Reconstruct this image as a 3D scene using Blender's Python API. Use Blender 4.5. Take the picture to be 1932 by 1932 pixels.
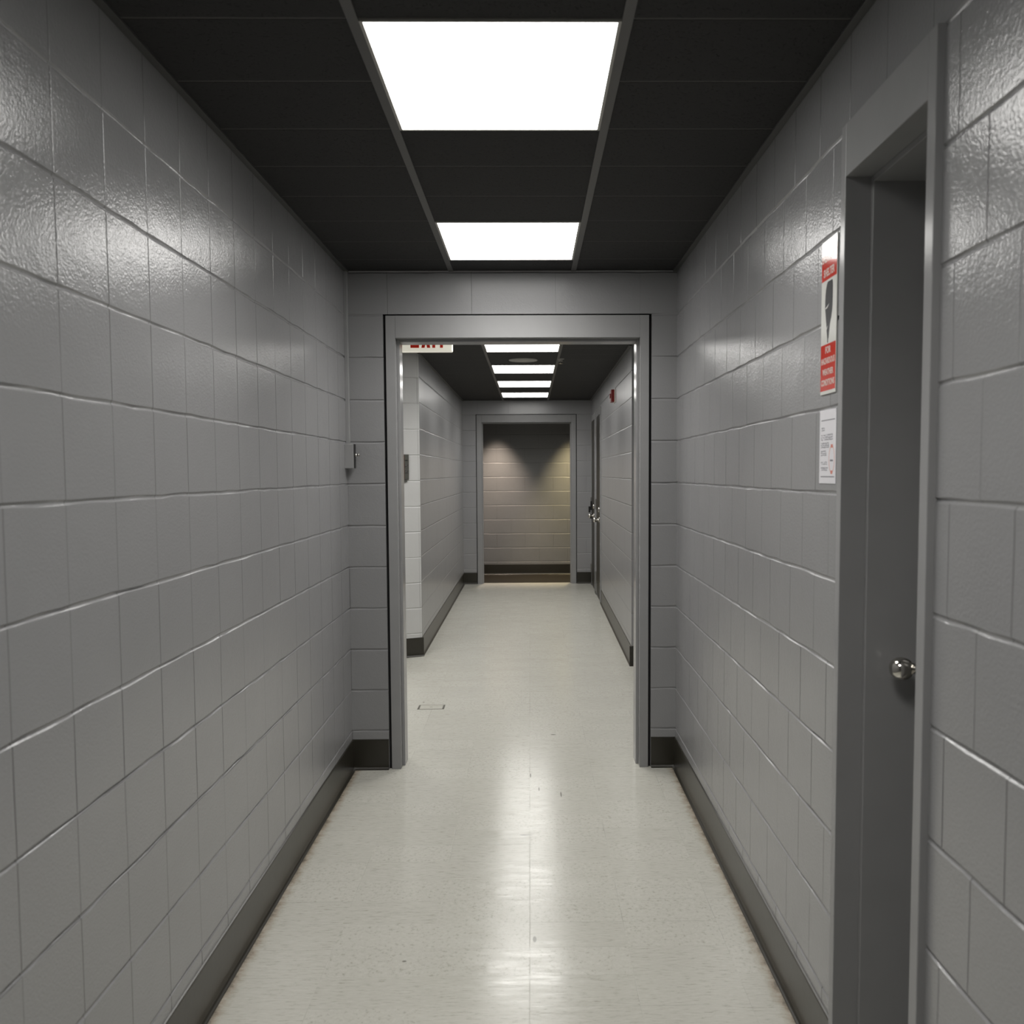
import bpy, bmesh, math, random
from mathutils import Vector, Matrix

for o in list(bpy.data.objects):
    bpy.data.objects.remove(o)
scene = bpy.context.scene
COL = scene.collection

# ------------------------------------------------------------------ camera
CAM = (0.8857, 0.0, 1.4661)
FPX = 1667.0
cam_d = bpy.data.cameras.new('camera')
cam_d.sensor_width = 36.0
cam_d.lens = FPX * 36.0 / 1932.0
cam_d.shift_x = (966.0 - 1020.05) / 1932.0
cam_d.shift_y = (993.14 - 966.0) / 1932.0
cam_d.clip_start = 0.05
cam_d.clip_end = 60
cam_d.dof.use_dof = True
cam_d.dof.focus_distance = 4.6
cam_d.dof.aperture_fstop = 5.6
cam = bpy.data.objects.new('camera', cam_d)
COL.objects.link(cam)
pitch, yaw, roll = -0.0607, -0.0119, -0.0047
fw = Vector((-math.sin(yaw) * math.cos(pitch), math.cos(yaw) * math.cos(pitch), math.sin(pitch)))
rt = Vector((math.cos(yaw), math.sin(yaw), 0))
up = rt.cross(fw)
r2 = rt * math.cos(roll) + up * math.sin(roll)
u2 = up * math.cos(roll) - rt * math.sin(roll)
cam.matrix_world = Matrix(((r2.x, u2.x, -fw.x, CAM[0]), (r2.y, u2.y, -fw.y, CAM[1]),
                           (r2.z, u2.z, -fw.z, CAM[2]), (0, 0, 0, 1)))
scene.camera = cam

# ------------------------------------------------------------------ world, exposure
world = bpy.data.worlds.new('world')
scene.world = world
world.use_nodes = True
world.node_tree.nodes['Background'].inputs[0].default_value = (0, 0, 0, 1)
world.node_tree.nodes['Background'].inputs[1].default_value = 0.0
vs = scene.view_settings
vs.view_transform = 'Standard'
vs.look = 'None'
vs.exposure = 0.13
vs.gamma = 1.0
vs.use_curve_mapping = False
scene.cycles.use_denoising = True
scene.cycles.max_bounces = 10
scene.cycles.diffuse_bounces = 6
scene.cycles.glossy_bounces = 5
scene.cycles.sample_clamp_indirect = 6.0

LAMP = 6.2          # radiance of the lit ceiling lenses
DOWN = 6.0         # watts each lens throws downwards (prismatic lens)
SPREAD = 136
WARM = (1.0, 0.982, 0.945)

# spot lamps of the warm downlights in the room beyond the far doorway
def spot(name, loc, target, power, col, angle):
    d = bpy.data.lights.new(name, 'SPOT')
    d.energy = power
    d.color = col
    d.spot_size = math.radians(angle)
    d.spot_blend = 1.0
    d.shadow_soft_size = 0.04
    o = bpy.data.objects.new(name, d)
    COL.objects.link(o)
    o.location = loc
    o.rotation_euler = (Vector(target) - Vector(loc)).to_track_quat('-Z', 'Y').to_euler()
    return o
spot('downlight_lamp', (0.42, 12.33, 2.44), (0.42, 12.36, 1.5), 215, (1.0, 0.82, 0.66), 66)
spot('downlight_lamp', (1.52, 12.33, 2.44), (1.52, 12.36, 1.5), 215, (1.0, 0.82, 0.46), 66)

# ------------------------------------------------------------------ sizes
S = 0.2032
W = 1.6011          # near corridor width
D = 4.3157          # plane of the wall with the doorway
CE = 2.436          # near ceiling
CF = 2.410          # far ceiling
ZT = 2.62
END = 11.63
Z0 = -0.0085

# ------------------------------------------------------------------ node helpers
def newmat(name):
    m = bpy.data.materials.new(name)
    m.use_nodes = True
    nt = m.node_tree
    b = nt.nodes['Principled BSDF']
    return m, nt, b
class N:
    def __init__(self, nt): self.nt = nt
    def node(self, t, **kw):
        n = self.nt.nodes.new(t)
        for k, v in kw.items(): setattr(n, k, v)
        return n
    def put(self, sock, v):
        if hasattr(v, 'links') or isinstance(v, bpy.types.NodeSocket): self.nt.links.new(v, sock)
        else: sock.default_value = v
    def m(self, op, a, b=None, c=None):
        n = self.node('ShaderNodeMath', operation=op)
        self.put(n.inputs[0], a)
        if b is not None: self.put(n.inputs[1], b)
        if c is not None: self.put(n.inputs[2], c)
        return n.outputs[0]
    def noise(self, vec, scale, detail=2.0, rough=0.5):
        n = self.node('ShaderNodeTexNoise')
        self.put(n.inputs['Vector'], vec)
        n.inputs['Scale'].default_value = scale
        n.inputs['Detail'].default_value = detail
        n.inputs['Roughness'].default_value = rough
        return n.outputs['Fac']
    def ramp(self, v, a, b, c=0.0, d=1.0, smooth=True):
        n = self.node('ShaderNodeMapRange', interpolation_type='SMOOTHSTEP' if smooth else 'LINEAR')
        self.put(n.inputs[0], v)
        for i, x in zip((1, 2, 3, 4), (a, b, c, d)): self.put(n.inputs[i], x)
        return n.outputs[0]
    def mix(self, f, a, b):
        n = self.node('ShaderNodeMix', data_type='RGBA')
        self.put(n.inputs[0], f)
        self.put(n.inputs[6], a); self.put(n.inputs[7], b)
        return n.outputs[2]
    def comb(self, x, y, z):
        n = self.node('ShaderNodeCombineXYZ')
        for i, v in enumerate((x, y, z)): self.put(n.inputs[i], v)
        return n.outputs[0]
    def coords(self):
        t = self.node('ShaderNodeTexCoord')
        s = self.node('ShaderNodeSeparateXYZ')
        self.nt.links.new(t.outputs['Object'], s.inputs[0])
        return t.outputs['Object'], s.outputs[0], s.outputs[1], s.outputs[2]
    def bump(self, h, dist=1.0, strength=1.0):
        n = self.node('ShaderNodeBump')
        n.inputs['Strength'].default_value = strength
        n.inputs['Distance'].default_value = dist
        self.put(n.inputs['Height'], h)
        return n.outputs['Normal']

def plain(name, col, rough=0.4, metal=0.0, spec=0.5, emit=None, peel=0.0, peel_scale=160, coat=0.0):
    m, nt, b = newmat(name)
    k = N(nt)
    P, x, y, z = k.coords()
    n = k.noise(P, 9.0, 3.0)
    k.put(b.inputs['Base Color'], k.mix(n, tuple(c * 0.93 for c in col) + (1,), tuple(min(1, c * 1.07) for c in col) + (1,)))
    b.inputs['Roughness'].default_value = rough
    b.inputs['Metallic'].default_value = metal
    b.inputs['Specular IOR Level'].default_value = spec
    b.inputs['Coat Weight'].default_value = coat
    if peel:
        k.put(b.inputs['Normal'], k.bump(k.m('MULTIPLY', k.noise(P, peel_scale, 2.0), peel)))
    if emit:
        b.inputs['Emission Color'].default_value = emit[0] + (1,)
        b.inputs['Emission Strength'].default_value = emit[1]
    return m

PAINT = (0.284, 0.284, 0.290)
def block(name, stagger=0.0, length=S, hoff=0.0, col=PAINT, rough=0.19, peel=0.00085, head=0.0016, z0=Z0, spec=0.32, mid=0.0005, wave=0.0022, cut=False):
    """gloss-painted concrete block: bed joints every 8 in, head joints, orange-peel paint"""
    m, nt, b = newmat(name)
    k = N(nt)
    P, x, y, z = k.coords()
    g = k.node('ShaderNodeNewGeometry')
    sn = k.node('ShaderNodeSeparateXYZ')
    nt.links.new(g.outputs['True Normal'], sn.inputs[0])
    facex = k.m('GREATER_THAN', k.m('ABSOLUTE', sn.outputs[0]), 0.7)
    h = k.m('ADD', k.m('MULTIPLY', y, facex), k.m('MULTIPLY', x, k.m('SUBTRACT', 1.0, facex)))
    hh = k.m('SUBTRACT', h, k.m('MULTIPLY', facex, hoff))
    w1 = k.m('MULTIPLY', k.m('SUBTRACT', k.noise(P, 5.0, 3.0, 0.6), 0.5), 0.012)
    zz = k.m('DIVIDE', k.m('ADD', k.m('SUBTRACT', z, z0), w1), S)
    row = k.m('FLOOR', zz)
    fz = k.m('FRACT', zz)
    dz = k.m('MULTIPLY', k.m('MINIMUM', fz, k.m('SUBTRACT', 1.0, fz)), S)
    sh = k.m('MULTIPLY', k.m('MODULO', k.m('ADD', row, 40.0), 2.0), stagger)
    w2 = k.m('MULTIPLY', k.m('SUBTRACT', k.noise(P, 3.5, 2.0), 0.5), 0.006)
    hc = k.m('ADD', k.m('DIVIDE', k.m('ADD', hh, w2), length), sh)
    colm = k.m('FLOOR', hc)
    fh = k.m('FRACT', hc)
    dh = k.m('MULTIPLY', k.m('MINIMUM', fh, k.m('SUBTRACT', 1.0, fh)), length)
    # irregular joint depths
    rv = k.noise(P, 2.2, 2.0)
    bedd = k.ramp(rv, 0.25, 0.65, 0.0018, 0.0042)
    bedw = k.ramp(k.noise(P, 4.0, 2.0), 0.3, 0.7, 0.0055, 0.0085)
    bed = k.m('SUBTRACT', k.ramp(dz, 0.0, bedw), 1.0)
    wn = k.node('ShaderNodeTexWhiteNoise', noise_dimensions='2D')
    k.put(wn.inputs['Vector'], k.comb(colm, row, 0.0))
    hd = k.m('MULTIPLY', k.ramp(wn.outputs['Value'], 0.0, 0.8, 0.25, 1.0, False), head)
    hj = k.m('SUBTRACT', k.ramp(dh, 0.0, 0.0028), 1.0)
    if cut:      # these walls carry real cut bed joints; keep only the ragged paint edge here
        bedd = k.m('MULTIPLY', bedd, 0.05)
    H = k.m('ADD', k.m('MULTIPLY', bed, bedd), k.m('MULTIPLY', hj, hd))
    H = k.m('ADD', H, k.m('MULTIPLY', k.noise(P, 150.0, 2.5, 0.55), peel))
    H = k.m('ADD', H, k.m('MULTIPLY', k.noise(P, 34.0, 2.0, 0.5), mid))
    H = k.m('ADD', H, k.m('MULTIPLY', k.noise(P, 4.5, 1.0, 0.5), wave))
    k.put(b.inputs['Normal'], k.bump(H))
    # thin darker line along the narrow vertical joints, strength varied per block
    crack = k.m('MULTIPLY', k.ramp(dh, 0.0004, 0.0022, 1.0, 0.0), k.ramp(wn.outputs['Value'], 0.2, 0.9, 0.1, 0.75, False))
    base = k.mix(k.noise(P, 2.5, 3.0), tuple(c * 0.94 for c in col) + (1,), tuple(c * 1.06 for c in col) + (1,))
    k.put(b.inputs['Base Color'], k.mix(crack, base, (0.10, 0.10, 0.098, 1)))
    b.inputs['Roughness'].default_value = rough
    b.inputs['Specular IOR Level'].default_value = spec
    return m

def floor_mat():
    m, nt, b = newmat('waxed_vinyl_tile')
    k = N(nt)
    P, x, y, z = k.coords()
    tx = k.m('DIVIDE', k.m('SUBTRACT', x, 0.268), 0.3048)
    ty = k.m('DIVIDE', k.m('SUBTRACT', y, 2.650), 0.1524)
    ix, iy = k.m('FLOOR', tx), k.m('FLOOR', ty)
    wn = k.node('ShaderNodeTexWhiteNoise', noise_dimensions='2D')
    k.put(wn.inputs['Vector'], k.comb(ix, iy, 0.0))
    rnd = wn.outputs['Value']
    turn = k.m('GREATER_THAN', rnd, 0.5)
    a = k.noise(k.comb(k.m('MULTIPLY', x, 28.0), k.m('MULTIPLY', y, 150.0), k.m('MULTIPLY', rnd, 9.0)), 1.0, 4.0, 0.7)
    c = k.noise(k.comb(k.m('MULTIPLY', x, 75.0), k.m('MULTIPLY', y, 75.0), k.m('MULTIPLY', rnd, 9.0)), 1.0, 4.0, 0.7)
    vein = k.m('ADD', k.m('MULTIPLY', a, k.m('SUBTRACT', 1.0, turn)), k.m('MULTIPLY', c, turn))
    base = k.mix(rnd, (0.525, 0.516, 0.462, 1), (0.548, 0.539, 0.485, 1))
    base = k.mix(k.ramp(vein, 0.53, 0.72, 0.0, 0.55), base, (0.27, 0.25, 0.195, 1))
    base = k.mix(k.ramp(vein, 0.50, 0.30, 0.0, 0.35), base, (0.66, 0.65, 0.60, 1))
    fx = k.m('FRACT', tx); fy = k.m('FRACT', ty)
    dx = k.m('MULTIPLY', k.m('MINIMUM', fx, k.m('SUBTRACT', 1.0, fx)), 0.3048)
    dy = k.m('MULTIPLY', k.m('MINIMUM', fy, k.m('SUBTRACT', 1.0, fy)), 0.1524)
    # seams only show where dirt has settled in them
    dirt = k.ramp(k.noise(P, 2.6, 3.0, 0.6), 0.42, 0.70, 0.0, 0.50)
    seam = k.m('MULTIPLY', k.m('MAXIMUM', k.ramp(dx, 0.0004, 0.0014, 1.0, 0.0), k.ramp(dy, 0.0004, 0.0016, 1.0, 0.0)), dirt)
    base = k.mix(seam, base, (0.22, 0.21, 0.17, 1))
    # dirt line swept against the base of the near corridor walls
    edge = k.m('MINIMUM', k.m('ABSOLUTE', k.m('SUBTRACT', x, 0.012)), k.m('ABSOLUTE', k.m('SUBTRACT', x, W - 0.012)))
    near = k.m('LESS_THAN', y, D)
    en = k.m('ADD', edge, k.m('MULTIPLY', k.m('SUBTRACT', k.noise(P, 22.0, 4.0, 0.7), 0.5), 0.06))
    base = k.mix(k.m('MULTIPLY', near, k.ramp(en, 0.0, 0.045, 0.75, 0.0)), base, (0.30, 0.235, 0.16, 1))
    base = k.mix(k.m('MULTIPLY', near, k.ramp(en, -0.01, 0.016, 0.8, 0.0)), base, (0.06, 0.055, 0.05, 1))
    # a few scuffs
    for sx, sy, lx, ly in ((0.881, 4.207, 0.004, 0.035), (0.893, 2.698, 0.007, 0.022), (1.009, 4.873, 0.018, 0.010),
                           (0.197, 5.597, 0.007, 0.010), (0.92, 4.02, 0.003, 0.03), (0.86, 3.5, 0.03, 0.006),
                           (1.02, 3.95, 0.004, 0.04), (0.50, 2.58, 0.008, 0.006)):
        q = k.m('ADD', k.m('POWER', k.m('ABSOLUTE', k.m('DIVIDE', k.m('SUBTRACT', x, sx), lx)), 2.0),
                k.m('POWER', k.m('ABSOLUTE', k.m('DIVIDE', k.m('SUBTRACT', y, sy), ly)), 2.0))
        base = k.mix(k.ramp(q, 0.3, 1.0, 0.65, 0.0), base, (0.09, 0.085, 0.07, 1))
    k.put(b.inputs['Base Color'], base)
    k.put(b.inputs['Roughness'], k.ramp(k.noise(k.comb(k.m('MULTIPLY', x, 6.0), k.m('MULTIPLY', y, 40.0), 0.0), 1.0, 4.0, 0.6), 0.3, 0.7, 0.13, 0.24))
    H = k.m('ADD', k.m('MULTIPLY', k.noise(P, 14.0, 2.0), 0.0004), k.m('MULTIPLY', seam, -0.0006))
    H = k.m('ADD', H, k.m('MULTIPLY', k.noise(k.comb(k.m('MULTIPLY', x, 14.0), k.m('MULTIPLY', y, 110.0), 0.0), 1.0, 3.0, 0.6), 0.00016))
    k.put(b.inputs['Normal'], k.bump(H))
    b.inputs['Specular IOR Level'].default_value = 0.5
    return m

def ceiling_mat(name, row, off):
    m, nt, b = newmat(name)
    k = N(nt)
    P, x, y, z = k.coords()
    t = k.m('FRACT', k.m('DIVIDE', k.m('SUBTRACT', y, off), row))
    d = k.m('MULTIPLY', k.m('MINIMUM', t, k.m('SUBTRACT', 1.0, t)), row)
    f = k.ramp(k.noise(P, 120.0, 3.0, 0.65), 0.56, 0.68)
    base = k.mix(f, (0.0145, 0.0142, 0.0142, 1), (0.0065, 0.0065, 0.0065, 1))
    base = k.mix(k.ramp(d, 0.0014, 0.0034, 0.9, 0.0), base, (0.085, 0.082, 0.077, 1))
    k.put(b.inputs['Base Color'], base)
    b.inputs['Roughness'].default_value = 0.8
    H = k.m('ADD', k.m('MULTIPLY', k.ramp(d, 0.002, 0.006), 0.003), k.m('MULTIPLY', f, -0.0015))
    k.put(b.inputs['Normal'], k.bump(H))
    return m

M = {}
M['block_left'] = block('painted_block_stack_bond', 0.0, S, 1.6962 % S, spec=0.95, cut=True)
M['block_right'] = block('painted_block_staggered', 0.5, S, 0.075, head=0.0016, spec=0.95, cut=True)
M['block_long'] = block('painted_block_long', 0.5, 2 * S, 0.0, head=0.0012, spec=0.12, peel=0.0005, cut=True)
M['block_far'] = block('painted_block_far', 0.5, 2 * S, 0.13, peel=0.00008, rough=0.30, head=0.001, spec=1.0, mid=0.00008, wave=0.0010)
M['block_pale'] = block('pale_painted_block', 0.0, 2 * S, 0.0, col=(0.56, 0.56, 0.555), rough=0.35, peel=0.0002, head=0.0006, spec=0.3, z0=-0.018)
M['block_beyond'] = block('painted_block_beyond', 0.5, 2 * S, 0.0, col=(0.22, 0.22, 0.222), rough=0.45, z0=-0.016, head=0.0015)
M['frame'] = plain('grey_enamel_frame', (0.30, 0.30, 0.303), 0.17, spec=0.16, peel=0.00005, peel_scale=260)
M['gap'] = plain('painted_gap_shade', (0.012, 0.012, 0.013), 0.8)  # near-black, so the shade of the open frame gaps is in the colour
M['leaf'] = plain('charcoal_door_paint', (0.075, 0.074, 0.070), 0.38)
M['bronze_leaf'] = plain('dark_bronze_door', (0.022, 0.020, 0.015), 0.42, spec=0.25)
M['steel'] = plain('polished_steel', (0.62, 0.60, 0.56), 0.16, metal=1.0)
M['dull_steel'] = plain('brushed_steel', (0.30, 0.295, 0.28), 0.38, metal=1.0)
M['base'] = plain('black_vinyl_base', (0.024, 0.0215, 0.0155), 0.30, spec=0.6, peel=0.0002, peel_scale=40)
M['floor'] = floor_mat()
M['darkfloor'] = plain('dark_brown_floor', (0.014, 0.011, 0.007), 0.5, spec=0.2)
M['ceil'] = ceiling_mat('black_fissured_tile', 0.3048, 1.9527)
M['ceil_far'] = ceiling_mat('black_fissured_tile_far', 0.3335, 7.81)
M['grid'] = plain('dark_grid_paint', (0.085, 0.083, 0.080), 0.5)
M['angle'] = plain('dark_wall_angle', (0.06, 0.06, 0.058), 0.55)
M['lens'] = plain('lit_acrylic_lens', (0.8, 0.8, 0.8), 0.5, emit=(WARM, LAMP))
M['lampframe'] = plain('white_lamp_frame', (0.42, 0.41, 0.38), 0.4)
M['white'] = plain('white_plastic', (0.72, 0.71, 0.65), 0.35)
M['exitface'] = plain('exit_sign_face', (0.74, 0.72, 0.62), 0.35, emit=((1.0, 0.96, 0.82), 0.42))
M['red'] = plain('red_paint', (0.62, 0.035, 0.022), 0.35)
M['exitred'] = plain('exit_red', (0.55, 0.02, 0.008), 0.4, emit=((0.9, 0.03, 0.01), 0.10))
M['signwhite'] = plain('glossy_sign_white', (0.74, 0.74, 0.70), 0.10, coat=0.4)
M['signred'] = plain('glossy_sign_red', (0.60, 0.045, 0.028), 0.10, coat=0.4)
M['signpale'] = plain('sign_lettering_pale', (0.70, 0.58, 0.53), 0.12)
M['funnel'] = plain('sign_dark_grey', (0.045, 0.046, 0.048), 0.15)
M['paper'] = plain('white_paper', (0.74, 0.73, 0.76), 0.45)
M['ink'] = plain('grey_ink', (0.22, 0.22, 0.24), 0.6)
M['redink'] = plain('red_ink', (0.62, 0.22, 0.17), 0.6)
M['paleink'] = plain('pale_red_ink', (0.66, 0.42, 0.38), 0.6)
M['box'] = plain('grey_box_paint', (0.30, 0.30, 0.303), 0.35)
M['black'] = plain('black_plastic', (0.012, 0.012, 0.012), 0.4)
M['alarm'] = plain('dark_red_plastic', (0.20, 0.012, 0.010), 0.35)
M['brown'] = plain('brown_reflection_paint', (0.070, 0.020, 0.009), 0.5)  # colour of a reflection on the call panel
M['panel'] = plain('grey_metal_plate', (0.085, 0.085, 0.075), 0.40)
M['plate_edge'] = plain('dark_plate_edge', (0.10, 0.095, 0.08), 0.4)
M['speaker'] = plain('speaker_grille', (0.36, 0.35, 0.33), 0.5)

# ------------------------------------------------------------------ mesh helpers
def obj(name, bm, mat, parent=None, kind=None, label=None, cat=None, group=None, smooth=False):
    me = bpy.data.meshes.new(name)
    bmesh.ops.recalc_face_normals(bm, faces=bm.faces)
    bm.to_mesh(me); bm.free()
    if smooth:
        for p in me.polygons: p.use_smooth = True
    me.materials.append(M[mat] if isinstance(mat, str) else mat)
    o = bpy.data.objects.new(name, me)
    COL.objects.link(o)
    if parent: o.parent = parent
    if kind: o['kind'] = kind
    if label: o['label'] = label
    if cat: o['category'] = cat
    if group: o['group'] = group
    return o
def thing(name, label, cat, loc=(0, 0, 0), group=None, kind=None):
    o = bpy.data.objects.new(name, None)
    COL.objects.link(o)
    o.location = loc
    o.empty_display_size = 0.05
    if label: o['label'] = label
    if cat: o['category'] = cat
    if group: o['group'] = group
    if kind: o['kind'] = kind
    return o
def box(bm, x0, x1, y0, y1, z0, z1, bev=0.0):
    v = [bm.verts.new(p) for p in ((x0, y0, z0), (x1, y0, z0), (x1, y1, z0), (x0, y1, z0),
                                   (x0, y0, z1), (x1, y0, z1), (x1, y1, z1), (x0, y1, z1))]
    f = [bm.faces.new([v[i] for i in q]) for q in ((3, 2, 1, 0), (4, 5, 6, 7), (0, 1, 5, 4), (1, 2, 6, 5), (2, 3, 7, 6), (3, 0, 4, 7))]
    if bev > 0:
        es = list({e for q in f for e in q.edges})
        bmesh.ops.bevel(bm, geom=es, offset=bev, segments=2, profile=0.5, affect='EDGES')
    return bm
def boxes(lst, bev=0.0):
    bm = bmesh.new()
    for b in lst: box(bm, *b, bev=bev)
    return bm
def prism(pts, z0, z1, bm=None):
    bm = bm or bmesh.new()
    lo = [bm.verts.new((x, y, z0)) for x, y in pts]
    hi = [bm.verts.new((x, y, z1)) for x, y in pts]
    n = len(pts)
    bm.faces.new(lo[::-1]); bm.faces.new(hi)
    for i in range(n): bm.faces.new((lo[i], lo[(i + 1) % n], hi[(i + 1) % n], hi[i]))
    return bm
def lathe(profile, axis, at, segs=40, bm=None):
    """profile: (radius, distance along axis)"""
    bm = bm or bmesh.new()
    a = Vector(axis).normalized()
    u = a.orthogonal().normalized(); w = a.cross(u)
    rings = []
    for r, d in profile:
        c = Vector(at) + a * d
        if r < 1e-6: rings.append([bm.verts.new(c)])
        else: rings.append([bm.verts.new(c + (u * math.cos(2 * math.pi * i / segs) + w * math.sin(2 * math.pi * i / segs)) * r) for i in range(segs)])
    for A, B in zip(rings, rings[1:]):
        for i in range(segs):
            j = (i + 1) % segs
            if len(A) == 1 and len(B) == 1: continue
            if len(A) == 1: bm.faces.new((A[0], B[i], B[j]))
            elif len(B) == 1: bm.faces.new((A[i], A[j], B[0]))
            else: bm.faces.new((A[i], A[j], B[j], B[i]))
    return bm
def extrude_profile(prof, path0, path1, inward):
    """prof: (distance out from wall, z); runs from path0 to path1 (x,y); inward = unit vector away from the wall"""
    bm = bmesh.new()
    r = []
    for p in (path0, path1):
        r.append([bm.verts.new((p[0] + inward[0] * d, p[1] + inward[1] * d, z)) for d, z in prof])
    n = len(prof)
    for i in range(n):
        j = (i + 1) % n
        bm.faces.new((r[0][i], r[0][j], r[1][j], r[1][i]))
    bm.faces.new(r[0]); bm.faces.new(r[1][::-1])
    return bm
COVE = [(0.0, 0.0), (0.016, 0.0), (0.0155, 0.004), (0.011, 0.007), (0.0075, 0.012), (0.0055, 0.020), (0.005, 0.030), (0.005, 0.146), (0.004, 0.150), (0.0, 0.152)]
def text_mesh(s, size_h, width, depth, mat, name, parent, mtx, bold=0.0):
    """word as solid letters, fitted to the given width and height, placed by mtx (x right, y up, z out)"""
    c = bpy.data.curves.new(name, 'FONT')
    c.body = s; c.size = 1.0; c.align_x = 'CENTER'; c.extrude = 0.01; c.offset = bold
    t = bpy.data.objects.new('tmp_text', c)
    COL.objects.link(t)
    dg = bpy.context.evaluated_depsgraph_get()
    dg.update()
    me = bpy.data.meshes.new_from_object(t.evaluated_get(dg))
    bpy.data.objects.remove(t)
    xs = [v.co.x for v in me.vertices]; ys = [v.co.y for v in me.vertices]; zs = [v.co.z for v in me.vertices]
    w0, h0, d0 = max(xs) - min(xs), max(ys) - min(ys), max(zs) - min(zs)
    for v in me.vertices:
        v.co = mtx @ Vector(((v.co.x - (max(xs) + min(xs)) / 2) * width / w0, (v.co.y - min(ys)) * size_h / h0, (v.co.z - min(zs)) * depth / d0))
    me.materials.clear(); me.materials.append(M[mat])
    o = bpy.data.objects.new(name, me)
    COL.objects.link(o)
    o.parent = parent
    return o

# ------------------------------------------------------------------ block walls with tooled bed joints
wall_rng = random.Random(11)
JOINT = {}
def joint(key):
    if key not in JOINT:
        JOINT[key] = (wall_rng.uniform(0.55, 1.25), wall_rng.uniform(-0.0016, 0.0016), wall_rng.uniform(0.8, 1.2))
    return JOINT[key]
def grooved(bm, a, b, z0, z1, place, thick, key, step=0.0677):
    """one wall panel from a to b along the wall; place(run, depth, z) -> point; depth runs into the wall"""
    n = max(2, int(round((b - a) / step)))
    rows = [(z0, 0, None, 0)]
    j = int(math.ceil((z0 - Z0) / S))
    while Z0 + j * S < z1 - 0.008:
        zc = Z0 + j * S
        if zc > z0 + 0.008:
            for dz, dp in ((-0.0056, 0.0), (-0.0046, 0.0012), (-0.0026, 0.0034), (0.0, 0.0042), (0.0026, 0.0034), (0.0046, 0.0012), (0.0056, 0.0)):
                rows.append((zc, dp, j, dz))
        j += 1
    rows.append((z1, 0, None, 0))
    grid = []
    for i in range(n + 1):
        u = a + (b - a) * i / n
        ku = int(round(u / step))
        col = []
        for zc, dp, jj, dz in rows:
            if jj is None:
                col.append(bm.verts.new(place(u, 0, zc)))
            else:
                f, sh, wd = joint((key, jj, ku))
                col.append(bm.verts.new(place(u, dp * f, zc + sh + dz * wd)))
        grid.append(col)
    m = len(rows)
    for i in range(n):
        for q in range(m - 1):
            bm.faces.new((grid[i][q], grid[i + 1][q], grid[i + 1][q + 1], grid[i][q + 1]))
    c = [bm.verts.new(place(u, thick, z)) for u, z in ((a, z0), (b, z0), (b, z1), (a, z1))]
    bm.faces.new((c[0], c[3], c[2], c[1]))
    bm.faces.new([g[0] for g in grid][::-1] + [c[0], c[1]])
    bm.faces.new([g[m - 1] for g in grid] + [c[2], c[3]])
    bm.faces.new(grid[0] + [c[3], c[0]])
    bm.faces.new(grid[n][::-1] + [c[1], c[2]])
    return bm

# ------------------------------------------------------------------ the shell
obj('floor', boxes([(-2.0, 3.6, -1.8, END + 0.10, -0.12, 0.0)]), 'floor', kind='structure')
obj('floor', boxes([(-2.0, 3.6, END + 0.10, 12.95, -0.12, -0.001)]), 'darkfloor', kind='structure')
obj('ceiling', boxes([(-0.2, W + 0.2, -1.8, D + 0.2, CE, CE + 0.12)]), 'ceil', kind='structure')
obj('ceiling', boxes([(-2.0, 3.6, D + 0.2, END + 0.2, CF, CF + 0.12)]), 'ceil_far', kind='structure')
obj('ceiling', boxes([(-2.0, 3.6, END + 0.2, 12.95, 2.50, 2.62)]), 'ceil_far', kind='structure')

obj('wall_left', grooved(bmesh.new(), -1.8, D, 0, CE, lambda u, d, z: (-d, u, z), 0.25, 'L'), 'block_left', kind='structure')
# right wall with the closet opening
OY0, OY1, OZ = 1.560, 2.010, 2.2265
bm = bmesh.new()
for a, b, z0 in ((-1.8, OY0, 0), (OY1, D, 0), (OY0, OY1, OZ)):
    grooved(bm, a, b, z0, CE, lambda u, d, z: (W + d, u, z), 0.22, 'R')
obj('wall_right', bm, 'block_right', kind='structure')
obj('wall_near', boxes([(-0.2, W + 0.2, -2.0, -1.8, 0, CE)]), 'block_long', kind='structure')
# doorway wall
PX0, PX1, PZ = 0.181, 1.479, 2.231
bm = bmesh.new()
for a, b, z0 in ((-2.0, PX0, 0), (PX1, 3.6, 0), (PX0, PX1, PZ)):
    grooved(bm, a, b, z0, ZT, lambda u, d, z: (u, D + d, z), 0.2, 'F')
obj('wall_front', bm, 'block_long', kind='structure')
# cross corridor ends, far corridor walls
obj('wall_far_left', prism([(0.013, 7.0375), (0.006, END + 0.2), (-2.0, END + 0.2), (-2.0, 6.24)], 0, CF), 'block_far', kind='structure')
obj('wall_return_left', prism([(0.013, 7.037), (-0.02, 7.10), (-2.0, 6.23), (-2.0, 6.13)], 0, CF), 'block_pale', kind='structure')
obj('wall_cross_left', boxes([(-2.2, -2.0, D, 7.0, 0, ZT)]), 'block_long', kind='structure')
obj('wall_cross_right', boxes([(3.6, 3.8, D, 7.0, 0, ZT)]), 'block_long', kind='structure')

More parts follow.
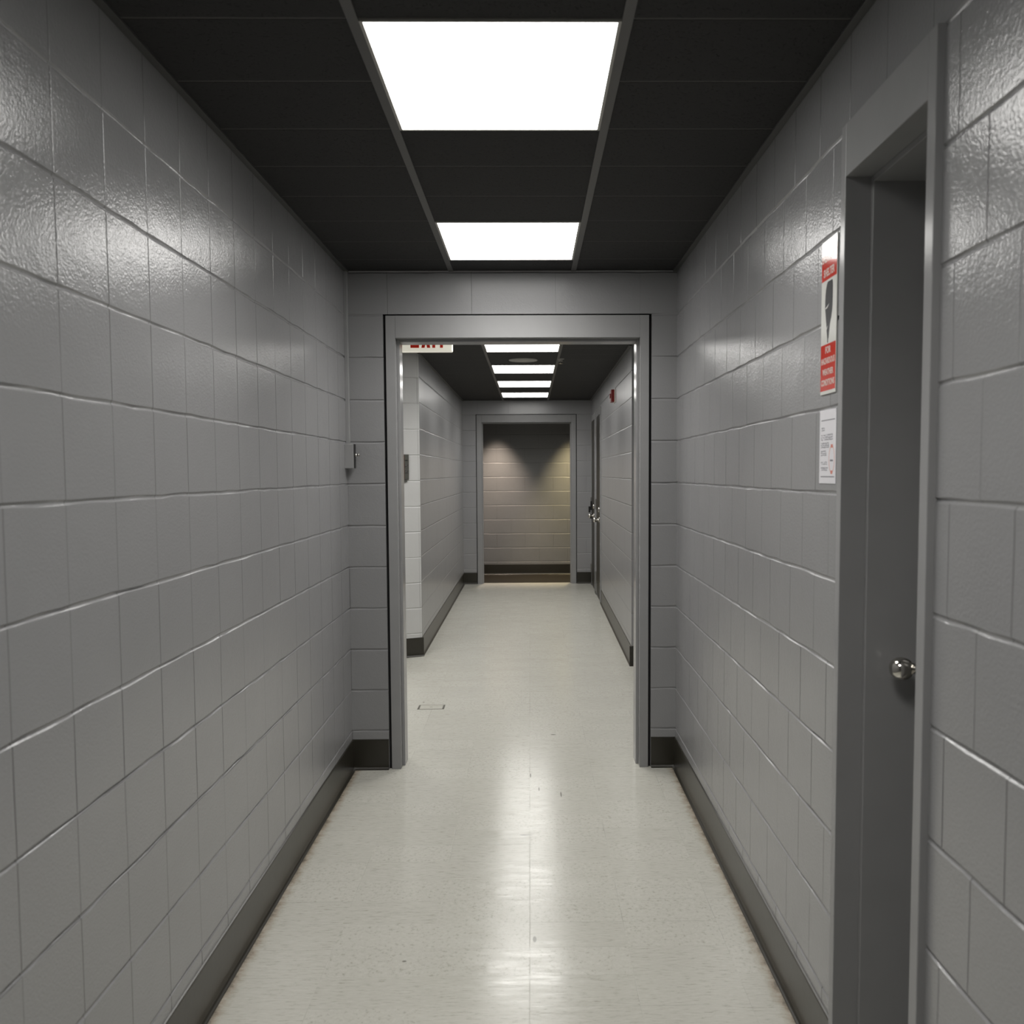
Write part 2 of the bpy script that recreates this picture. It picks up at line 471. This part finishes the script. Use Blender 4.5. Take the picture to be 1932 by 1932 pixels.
# far right wall, a hair out of square: local frame, y along the wall
ANG = math.atan2(1.648 - 1.697, 5.01)
R0 = Vector((1.648, 6.62, 0))
def place_right(o):
    o.location = R0
    o.rotation_euler = (0, 0, ANG)
    return o
d1a, d1b, d2a, d2b = 9.90 - 6.62, 10.50 - 6.62, 10.86 - 6.62, 11.42 - 6.62
fw_ = 0.06
wr = obj('wall_far_right', boxes([(0, 1.96, 0, d1a - fw_, 0, CF), (0, 1.96, d1b + fw_, d2a - fw_, 0, CF), (0, 1.96, d2b + fw_, 5.22, 0, CF),
                                  (0, 1.96, d1a - fw_, d1b + fw_, 2.20, CF), (0, 1.96, d2a - fw_, d2b + fw_, 2.20, CF),
                                  (0.30, 1.96, d1a - fw_, d1b + fw_, 0, 2.20), (0.30, 1.96, d2a - fw_, d2b + fw_, 0, 2.20)]), 'block_far', kind='structure')
place_right(wr)
# end wall with the far doorway
EX0, EX1, EZ = 0.180, 1.503, 2.232
obj('wall_end', boxes([(0.004, EX0, END, END + 0.2, 0, CF), (EX1, 1.72, END, END + 0.2, 0, CF), (EX0, EX1, END, END + 0.2, EZ, CF)]), 'block_far', kind='structure')
# room beyond
obj('wall_beyond', boxes([(-2.0, 3.6, 12.69, 12.95, 0, 2.5)]), 'block_beyond', kind='structure')
obj('wall_beyond_left', boxes([(-2.2, -2.0, END, 12.95, 0, 2.6)]), 'block_beyond', kind='structure')
obj('wall_beyond_right', boxes([(3.6, 3.8, END, 12.95, 0, 2.6)]), 'block_beyond', kind='structure')

# vinyl cove bases
def base_run(name, a, b, inward):
    return obj(name, extrude_profile(COVE, a, b, inward), 'base', kind='structure')
base_run('baseboard_left', (0, -1.8), (0, D), (1, 0))
base_run('baseboard_right', (W, OY1 + 0.006), (W, D), (-1, 0))
base_run('baseboard_right', (W, -1.8), (W, OY0 - 0.01), (-1, 0))
base_run('baseboard_front', (0.0, D), (PX0 - 0.001, D), (0, -1))
base_run('baseboard_front', (PX1 + 0.001, D), (W, D), (0, -1))
base_run('baseboard_far_left', (0.0125, 7.037), (0.0062, END), (1, 0.001))
c24 = Vector((2.013, 0.907)).normalized()
base_run('baseboard_far_left', (0.013 + 0.012, 7.037 + 0.0055), (-1.98, 6.14), (c24.y, -c24.x))
place_right(base_run('baseboard_far_right', (0, -0.014), (0, d1a - fw_), (-1, 0)))
place_right(base_run('baseboard_far_right', (-0.014, 0), (1.9, 0), (0, -1)))
place_right(base_run('baseboard_far_right', (0, d1b + fw_), (0, d2a - fw_), (-1, 0)))
place_right(base_run('baseboard_far_right', (0, d2b + fw_), (0, 5.0), (-1, 0)))
base_run('baseboard_end', (0.006, END), (EX0, END), (0, -1))
base_run('baseboard_end', (EX1, END), (1.69, END), (0, -1))
base_run('baseboard_beyond', (-2.0, 12.69), (3.6, 12.69), (0, -1))

# ceiling grid: two runners and the wall angles of each corridor
def strip(name, x0, x1, y0, y1, z1, mat, t=0.004):
    return obj(name, boxes([(x0, x1, y0, y1, z1 - t, z1 + 0.001)], bev=0.0008), mat, kind='structure')
strip('trim_1', 0.500, 0.5245, -1.8, D, CE, 'grid')
strip('trim_2', 1.0885, 1.113, -1.8, D, CE, 'grid')
strip('trim_3', 0.0, 0.021, -1.8, D, CE, 'angle', 0.006)
strip('trim_4', W - 0.021, W, -1.8, D, CE, 'angle', 0.006)
strip('trim_5', 0.531, 0.552, D + 0.2, END, CF, 'grid')
strip('trim_6', 1.115, 1.136, D + 0.2, END, CF, 'grid')
strip('trim_7', 0.005, 0.030, 7.03, END, CF, 'angle', 0.006)
t8 = strip('trim_8', -0.021, 0.0, 0.0, 5.0, CF, 'angle', 0.006); place_right(t8)

# ------------------------------------------------------------------ steel door frames
def frame_boxes(a, b, cw0, cw1, head_o, head_i, f, depth, rab=0.053, stop=0.013, right_wall=False):
    """casing + rabbet + stop; a,b outer edges along the wall, f = face coordinate, depth inward"""
    L = []
    back = f + depth
    L.append((a, a + cw0, f, back, 0, head_o))
    L.append((b - cw1, b, f, back, 0, head_o))
    L.append((a + cw0, b - cw1, f, back, head_i, head_o))
    s0, s1 = f + rab, back - rab
    L.append((a + cw0, a + cw0 + stop, s0, s1, 0, head_i))
    L.append((b - cw1 - stop, b - cw1, s0, s1, 0, head_i))
    L.append((a + cw0 + stop, b - cw1 - stop, s0, s1, head_i - stop, head_i))
    if right_wall:
        L = [(y0, y1, x0, x1, z0, z1) for x0, x1, y0, y1, z0, z1 in L]
    return L

# cased opening between the near corridor and the cross corridor
dr = thing('door_1', 'grey steel doorway frame at the end of the near corridor', 'doorway', (0.83, D, 0), kind='structure')
def child(o, p):
    o.parent = p
    o.matrix_parent_inverse = Matrix.Translation(-Vector(p.location))
    return o
child(obj('door_frame', boxes(frame_boxes(0.1935, 1.4665, 0.046, 0.043, 2.2245, 2.118, D - 0.001, 0.202), bev=0.0016), 'frame'), dr)
child(obj('gap_shade_fill', boxes([(PX0 - 0.001, 0.1945, D + 0.016, D + 0.15, 0, PZ), (1.4655, PX1 + 0.001, D + 0.016, D + 0.15, 0, PZ),
                                  (PX0, PX1, D + 0.016, D + 0.15, 2.2235, PZ + 0.001)]), 'gap'), dr)  # strips closing the gap round the frame, its shade painted near-black
# far doorway
dr = thing('door_2', 'grey steel doorway frame at the far end of the long corridor', 'doorway', (0.84, END, 0), kind='structure')
child(obj('door_frame', boxes(frame_boxes(0.190, 1.493, 0.066, 0.062, 2.2245, 2.126, END - 0.002, 0.204), bev=0.0016), 'frame'), dr)
child(obj('gap_shade_fill', boxes([(EX0 - 0.001, 0.191, END + 0.012, END + 0.15, 0, EZ), (1.492, EX1 + 0.001, END + 0.012, END + 0.15, 0, EZ),
                                  (EX0, EX1, END + 0.012, END + 0.15, 2.2235, EZ + 0.001)]), 'gap'), dr)

# closet door in the right wall
FX = W - 0.014
dr = thing('door_3', 'narrow charcoal closet door set deep in the right wall', 'door', (W + 0.17, 1.78, 0), kind='structure')
child(obj('door_frame', boxes(frame_boxes(1.552, 2.016, 0.033, 0.028, 2.2315, 2.1155, FX, 0.231, rab=0.057, stop=0.014, right_wall=True), bev=0.0015), 'frame'), dr)
LX = 1.760
lf = child(obj('leaf', boxes([(LX, LX + 0.044, 1.587, 1.986, 0.006, 2.113)], bev=0.001), 'leaf'), dr)
KY, KZ = 1.925, 1.029
kn = child(obj('knob', lathe([(0.0, 0.0), (0.031, 0.0), (0.032, 0.003), (0.029, 0.007), (0.014, 0.009), (0.0115, 0.012), (0.0105, 0.024), (0.013, 0.031),
                             (0.0195, 0.036), (0.0238, 0.044), (0.0255, 0.053), (0.0243, 0.062), (0.0205, 0.070), (0.0145, 0.0755), (0.007, 0.078), (0.0, 0.0785)],
                            (-1, 0, 0), (LX, KY, KZ)), 'steel', smooth=True), dr)
kn['label'] = 'polished round steel knob'

# two narrow doors in the far right wall
def far_door(n, a, b, label, strap):
    t = thing('door_%d' % n, label, 'door', R0, kind='structure')
    t.rotation_euler = (0, 0, ANG)
    ho, hi = 2.196, 2.118
    obj('door_frame', boxes([(-0.012, 0.28, a - fw_, a, 0, ho), (-0.012, 0.28, b, b + fw_, 0, ho), (-0.012, 0.28, a, b, hi, ho)], bev=0.002), 'frame', t)
    lf = obj('leaf', boxes([(-0.0105, 0.05, a + 0.003, b - 0.003, 0.020, hi - 0.004)], bev=0.001), 'bronze_leaf', t)
    for z0, z1 in ((1.89, 2.01), (1.03, 1.15), (0.175, 0.285)):
        bm = lathe([(0, 0), (0.0085, 0), (0.0085, z1 - z0), (0, z1 - z0)], (0, 0, 1), (-0.017, b - 0.001, z0), 14)
        box(bm, -0.013, -0.005, b - 0.016, b + 0.016, z0 + 0.003, z1 - 0.003)
        obj('hinge', bm, 'dull_steel', t)
    kz = 0.93
    obj('knob', lathe([(0, 0), (0.033, 0), (0.034, 0.004), (0.028, 0.009), (0.012, 0.011), (0.011, 0.03), (0.02, 0.037), (0.027, 0.048), (0.028, 0.058), (0.022, 0.069), (0.010, 0.074), (0, 0.075)],
                      (-1, 0, 0), (-0.0105, a + 0.075, kz), 24), 'steel', t, smooth=True)
    obj('deadbolt', lathe([(0, 0), (0.030, 0), (0.031, 0.006), (0.027, 0.014), (0.012, 0.018), (0, 0.018)], (-1, 0, 0), (-0.0105, a + 0.075, kz + 0.115), 24), 'steel', t, smooth=True)
    if strap:
        bm = boxes([(-0.055, -0.030, b - 0.05, b - 0.01, kz + 0.02, kz + 0.10), (-0.030, 0.006, b - 0.05, b - 0.01, kz + 0.05, kz + 0.17), (-0.035, 0.0, b - 0.04, b - 0.01, kz - 0.06, kz)], bev=0.006)
        obj('door_holder', bm, 'black', t)
    return t
far_door(4, d1a, d1b, 'nearer of the two dark doors in the far corridor', False)
far_door(5, d2a, d2b, 'farther dark door next to the end wall of the far corridor', True)

# ------------------------------------------------------------------ ceiling lights
def ceiling_light(x0, x1, y0, y1, zc, label, gain=1.0):
    cx, cy = (x0 + x1) / 2, (y0 + y1) / 2
    t = thing('ceiling_light', label, 'ceiling light', (cx, cy, zc), group='square ceiling lights along the corridors')
    hx, hy = (x1 - x0) / 2, (y1 - y0) / 2
    w = 0.008
    zb = -0.0052
    obj('frame', boxes([(-hx, -hx + w, -hy, hy, zb, 0.002), (hx - w, hx, -hy, hy, zb, 0.002), (-hx + w, hx - w, -hy, -hy + w * 0.6, zb, 0.002), (-hx + w, hx - w, hy - w * 0.6, hy, zb, 0.002)], bev=0.0008), 'lampframe', t)
    bm = bmesh.new()
    box(bm, -hx + w, hx - w, -hy + w * 0.6, hy - w * 0.6, -0.0036, 0.0015)
    obj('diffuser', bm, 'lens', t)
    d = bpy.data.lights.new('lens_light', 'AREA')
    d.shape = 'RECTANGLE'; d.size = 0.48; d.size_y = 0.46
    d.energy = DOWN * gain; d.color = WARM; d.spread = math.radians(SPREAD)
    o = bpy.data.objects.new('lens_light', d)
    COL.objects.link(o)
    o.parent = t; o.location = (0, 0, -0.0075)
    return t
ceiling_light(0.5245, 1.0885, 0.431, 1.036, CE, 'lit square ceiling panel above the camera, just out of the picture')
ceiling_light(0.5245, 1.0885, 1.955, 2.560, CE, 'lit square ceiling panel nearest the camera, largest in the picture')
ceiling_light(0.5245, 1.0885, 3.479, 4.084, CE, 'lit square ceiling panel just before the framed doorway')
ceiling_light(0.551, 1.116, 4.85, 5.48, CF, 'lit ceiling panel just past the doorway, hidden above its head')
ceiling_light(-0.80, -0.20, 5.55, 6.15, CF, 'lit ceiling panel in the side passage left of the doorway, out of the picture', 1.0)
ceiling_light(0.551, 1.116, 6.33, 6.955, CF, 'lit ceiling panel cut off by the doorway head, beside the EXIT sign')
ceiling_light(0.551, 1.116, 7.81, 8.43, CF, 'lit ceiling panel just beyond the round ceiling speaker')
ceiling_light(0.551, 1.116, 9.15, 9.79, CF, 'lit ceiling panel second from the far end wall')
ceiling_light(0.551, 1.116, 10.48, 11.10, CF, 'lit ceiling panel closest to the far end wall, smallest one')

# ------------------------------------------------------------------ exit sign
EY = 5.0
t = thing('exit_sign', 'white EXIT sign with red letters hanging beyond the doorway head', 'sign', (0.305, EY, 2.146))
obj('housing', boxes([(-0.15, 0.15, 0.0, 0.05, 0, 0.195)], bev=0.005), 'exitface', t)
obj('canopy', boxes([(-0.06, 0.06, 0.005, 0.045, 0.194, CF - 2.146)], bev=0.004), 'white', t)
def letter(name, polys):
    bm = bmesh.new()
    for pts in polys:
        lo = [bm.verts.new((x, -0.0025, z)) for x, z in pts]
        hi = [bm.verts.new((x, 0.002, z)) for x, z in pts]
        bm.faces.new(lo); bm.faces.new(hi[::-1])
        for i in range(len(pts)):
            j = (i + 1) % len(pts)
            bm.faces.new((lo[i], hi[i], hi[j], lo[j]))
    obj('letter', bm, 'exitred', t)
zb, zt, sw = 0.020, 0.172, 0.0165
def R(x0, x1, z0, z1): return [(x0, z0), (x1, z0), (x1, z1), (x0, z1)]
x = -0.083
letter('E', [R(x, x + sw, zb, zt), R(x + sw, x + 0.048, zb, zb + 0.019), R(x + sw, x + 0.043, zb + 0.066, zb + 0.084), R(x + sw, x + 0.048, zt - 0.019, zt)])
x = -0.022
letter('X', [[(x, zb), (x + 0.018, zb), (x + 0.050, zt), (x + 0.032, zt)], [(x + 0.032, zb), (x + 0.050, zb), (x + 0.018, zt), (x, zt)]])
letter('I', [R(0.039, 0.039 + sw, zb, zt)])
letter('T', [R(0.082, 0.082 + sw, zb, zt - 0.019), R(0.066, 0.115, zt - 0.019, zt)])

# ------------------------------------------------------------------ call panel on the angled wall beyond the doorway
dirv = Vector((0.148, 0.066, 0)).normalized()
nrm = Vector((dirv.y, -dirv.x, 0))
t = thing('wall_control_panel', 'grey metal call panel with round buttons on the pale wall beyond the doorway', 'control panel', (-0.072, 6.999, 1.415))
t.rotation_euler = (0, 0, math.atan2(dirv.y, dirv.x))
obj('backplate', boxes([(-0.10, 0.0, -0.014, 0.004, 0, 0.2)], bev=0.002), 'panel', t)
obj('reflection_strip', boxes([(-0.056, -0.037, -0.018, -0.012, 0.004, 0.196)], bev=0.001), 'brown', t)  # brownish reflection at the panel's side, painted in as a strip
for zz in (0.063, 0.108):
    obj('button', lathe([(0, 0), (0.0125, 0), (0.0125, 0.003), (0.009, 0.003), (0.009, 0.001), (0.0065, 0.001), (0.006, 0.004), (0, 0.0045)], (0, -1, 0), (-0.019, -0.013, zz), 20), 'dull_steel', t)
obj('key_slot', boxes([(-0.030, -0.010, -0.0165, -0.013, 0.150, 0.156)], bev=0.001), 'black', t)
obj('lip', boxes([(-0.10, -0.016, -0.012, 0.004, -0.017, 0.001)], bev=0.002), 'panel', t)

# ------------------------------------------------------------------ fire alarm on the far right wall
def wl(o):  # place in right-wall frame
    return place_right(o)
t = thing('fire_alarm', 'small dark red fire alarm box on the far right wall', 'fire alarm', R0); wl(t)
ay = 8.05 - 6.62
obj('backplate', boxes([(-0.006, 0.002, ay - 0.035, ay + 0.135, 2.098, 2.222)], bev=0.001), 'white', t)
obj('body', boxes([(-0.036, -0.005, ay, ay + 0.12, 2.104, 2.216)], bev=0.004), 'alarm', t)
obj('strobe', boxes([(-0.046, -0.035, ay + 0.03, ay + 0.09, 2.14, 2.18)], bev=0.004), 'alarm', t)

# ------------------------------------------------------------------ ceiling speaker, detector
t = thing('ceiling_speaker', 'round pale grille set in the dark ceiling between two light panels', 'speaker', (0.835, 7.475, CF))
obj('rim', lathe([(0.108, 0.002), (0.121, 0.002), (0.122, -0.003), (0.117, -0.007), (0.108, -0.006)], (0, 0, 1), (0, 0, 0), 48), 'speaker', t)
bm = lathe([(0.110, 0.0), (0.109, -0.005), (0.075, -0.009), (0.04, -0.011), (0, -0.0115)], (0, 0, 1), (0, 0, 0), 48)
obj('grille', bm, 'speaker', t, smooth=True)
t = thing('ceiling_sprinkler', 'tiny pale fitting on the dark ceiling to the right of the round grille', 'fitting', (1.147, 7.42, CF))
obj('cup', lathe([(0.0, 0.001), (0.03, 0.001), (0.03, -0.002), (0.018, -0.006), (0.016, -0.02), (0.0, -0.02)], (0, 0, 1), (0, 0, 0), 24), 'speaker', t)
obj('deflector', lathe([(0.0, -0.019), (0.006, -0.02), (0.006, -0.035), (0.018, -0.037), (0.018, -0.039), (0, -0.039)], (0, 0, 1), (0, 0, 0), 20), 'steel', t)

# ------------------------------------------------------------------ switch box and raceway in the left corner
t = thing('switch_box', 'grey surface box with a steel knob in the corner left of the doorway', 'switch box', (0.0, 4.25, 1.549))
obj('box_body', boxes([(-0.001, 0.043, 0.0, 0.050, -0.058, 0.058)], bev=0.002), 'box', t)
obj('cover_plate', boxes([(0.0425, 0.0460, 0.002, 0.042, -0.057, 0.058)], bev=0.001), 'black', t)
obj('key_knob', lathe([(0, 0), (0.008, 0), (0.008, 0.006), (0.0055, 0.008), (0.0055, 0.013), (0.008, 0.015), (0.0085, 0.019), (0.006, 0.022), (0, 0.0225)], (1, 0, 0), (0.0455, 0.020, 0.006), 20), 'steel', t, smooth=True)
obj('raceway', boxes([(-0.001, 0.0165, 0.040, 0.0645, 0.057, CE - 1.549)], bev=0.002), 'box', t)

# ------------------------------------------------------------------ signs on the right wall
# local frame: x right along the sign (towards the camera = -Y), y up, z out of the wall (-X)
def sign_mtx(y_left, z):
    return Matrix(((0, 0, -1, W), (-1, 0, 0, y_left), (0, 1, 0, z), (0, 0, 0, 1)))
def flat(name, mtx, rects, d0, d1, mat, parent, bev=0.0):
    bm = bmesh.new()
    for x0, x1, y0, y1 in rects:
        box(bm, x0, x1, y0, y1, d0, d1, bev)
    bmesh.ops.transform(bm, matrix=mtx, verts=bm.verts)
    return child(obj(name, bm, mat), parent)
SW = 0.109
SZ = 1.651
t = thing('shelter_sign', 'red and white hazardous weather sign on the wall beside the closet door', 'sign', (W, 2.12, SZ))
mt = sign_mtx(2.1725, SZ) @ Matrix.Rotation(math.radians(-0.35), 4, 'Y')
SH = 0.366
flat('sign_panel', mt, [(0, SW, 0, SH)], 0.0002, 0.003, 'signwhite', t, 0.0006)
flat('red_band', mt, [(0.0015, SW - 0.0015, 0.271, 0.343)], 0.0028, 0.0032, 'signred', t)
flat('red_band', mt, [(0.0015, SW - 0.0015, 0.0085, 0.119)], 0.0028, 0.0032, 'signred', t)
def word(s, cx, y, h, w, bold=0.032, mat='signpale', par=None, m=None):
    o = text_mesh(s, h, w, 0.0004, mat, 'lettering', par, (m) @ Matrix.Translation((cx, y, 0.0031)), bold)
    o.matrix_parent_inverse = Matrix.Translation(-Vector(par.location))
    return o
word('EMERGENCY', SW / 2, 0.314, 0.0190, 0.101, par=t, m=mt)
word('SHELTER', SW / 2, 0.2795, 0.0190, 0.077, par=t, m=mt)
word('FOR', SW / 2, 0.0968, 0.0165, 0.038, par=t, m=mt)
word('HAZARDOUS', SW / 2, 0.0720, 0.0150, 0.096, par=t, m=mt)
word('WEATHER', SW / 2, 0.0455, 0.0150, 0.077, par=t, m=mt)
word('CONDITIONS', SW / 2, 0.0205, 0.0150, 0.094, par=t, m=mt)
# funnel cloud
bm = bmesh.new()
prof = [(0.062, 0.016, 0.2655), (0.060, 0.021, 0.259), (0.058, 0.0245, 0.248), (0.0565, 0.026, 0.236), (0.0555, 0.0265, 0.222), (0.055, 0.026, 0.206), (0.0555, 0.024, 0.196), (0.0555, 0.021, 0.186),
        (0.054, 0.018, 0.176), (0.053, 0.0135, 0.168), (0.052, 0.0115, 0.160), (0.0515, 0.009, 0.150), (0.0515, 0.0065, 0.142), (0.052, 0.005, 0.134), (0.0505, 0.003, 0.129), (0.051, 0.0018, 0.121)]
lft = [(c - h, z) for c, h, z in prof]; rgt = [(c + h, z) for c, h, z in prof]
rows = []
for (xl, z), (xr, _) in zip(lft, rgt):
    rows.append([bm.verts.new((xl, z, 0.0034)), bm.verts.new((xr, z, 0.0034)), bm.verts.new((xr, z, 0.0028)), bm.verts.new((xl, z, 0.0028))])
for A, B in zip(rows, rows[1:]):
    for i in range(4):
        j = (i + 1) % 4
        bm.faces.new((A[i], A[j], B[j], B[i]))
bm.faces.new(rows[0]); bm.faces.new(rows[-1][::-1])
bmesh.ops.transform(bm, matrix=mt, verts=bm.verts)
child(obj('funnel_cloud', bm, 'funnel'), t)
for x0, x1, z0 in ((0.031, 0.058, 0.2045), (0.0405, 0.051, 0.1545)):
    n = 8
    pv = []
    bm = bmesh.new()
    for i in range(n + 1):
        f = i / n
        xx = x0 + (x1 - x0) * f; zz = z0 + 0.008 * f * f
        th = 0.0036 * math.sin(math.pi * min(1, f * 0.85 + 0.1))
        pv.append((bm.verts.new((xx, zz - th / 2, 0.0036)), bm.verts.new((xx, zz + th / 2, 0.0036))))
    for a, b in zip(pv, pv[1:]): bm.faces.new((a[0], b[0], b[1], a[1]))
    bmesh.ops.transform(bm, matrix=mt, verts=bm.verts)
    child(obj('white_swirl', bm, 'signwhite'), t)

PZ0 = 1.437
t = thing('paper_notice', 'white paper notice with grey print and red oval mark under the red sign', 'notice', (W, 2.12, PZ0))
mt = sign_mtx(2.1755, PZ0)
PW, PH = 0.116, 0.176
flat('sheet', mt, [(0, PW, 0, PH)], 0.0002, 0.0016, 'paper', t)
flat('rule_line', mt, [(0.012, PW - 0.008, 0.1505, 0.1530)], 0.0014, 0.0019, 'ink', t)
flat('rule_line', mt, [(0.012, PW - 0.008, 0.0150, 0.0175)], 0.0014, 0.0019, 'ink', t)
rng = random.Random(4)
def print_block(x0, x1, y0, y1, n):
    # unreadable small print: short strokes
    rects = []
    xx = x0
    while xx < x1 - 0.002:
        wd = rng.uniform(0.0025, 0.0055)
        for j in range(n):
            hh = (y1 - y0) / n
            yb = y0 + j * hh + rng.uniform(0, hh * 0.25)
            if rng.random() < 0.95:
                rects.append((xx, min(xx + wd * rng.uniform(0.5, 0.9), x1), yb, yb + hh * rng.uniform(0.45, 0.8)))
        xx += wd + 0.0008
    return flat('print', mt, rects, 0.0014, 0.0018, 'ink', t)
print_block(0.014, 0.036, 0.126, 0.136, 2)
print_block(0.012, 0.094, 0.103, 0.119, 3)
print_block(0.012, 0.072, 0.085, 0.099, 3)
print_block(0.012, 0.052, 0.066, 0.080, 3)
print_block(0.012, 0.058, 0.045, 0.053, 2)
print_block(0.012, 0.062, 0.030, 0.040, 2)
bm = bmesh.new()
cx, cz, rx, rz = 0.089, 0.058, 0.017, 0.030
n = 40
for i in range(n):
    a0, a1 = 2 * math.pi * i / n, 2 * math.pi * (i + 1) / n
    v = [bm.verts.new((cx + (rx + q) * math.cos(a), cz + (rz + q) * math.sin(a), 0.0018)) for a, q in ((a0, 0), (a1, 0), (a1, 0.0036), (a0, 0.0036))]
    bm.faces.new(v)
bmesh.ops.transform(bm, matrix=mt, verts=bm.verts)
child(obj('oval_mark', bm, 'paleink'), t)
flat('red_tip', mt, [(cx - 0.006, cx + 0.006, cz + rz - 0.003, cz + rz + 0.005)], 0.0015, 0.0021, 'redink', t)
flat('red_tip', mt, [(cx - 0.006, cx + 0.006, cz - rz - 0.005, cz - rz + 0.003)], 0.0015, 0.0021, 'redink', t)
flat('dark_tick', mt, [(cx - 0.011, cx + 0.008, cz - 0.005, cz - 0.001)], 0.0015, 0.0021, 'ink', t)

# ------------------------------------------------------------------ floor access plate
t = thing('floor_access_plate', 'flat tile-filled access plate let into the floor past the doorway', 'floor plate', (0.26, 5.475, 0.0))
hx, hy = 0.083, 0.050
obj('rim', boxes([(-hx, -hx + 0.012, -hy, hy, -0.001, 0.0016), (hx - 0.012, hx, -hy, hy, -0.001, 0.0016), (-hx + 0.012, hx - 0.012, -hy, -hy + 0.004, -0.001, 0.0016),
                  (-hx + 0.012, hx - 0.012, hy - 0.004, hy, -0.001, 0.0016)]), 'plate_edge', t)
obj('inlay', boxes([(-hx + 0.012, hx - 0.012, -hy + 0.004, hy - 0.004, -0.001, 0.0012)]), plain('tile_inlay', (0.53, 0.52, 0.46), 0.2), t)
obj('lift_slot', boxes([(-0.010, 0.008, -0.003, 0.003, 0.0005, 0.0016)]), 'plate_edge', t)
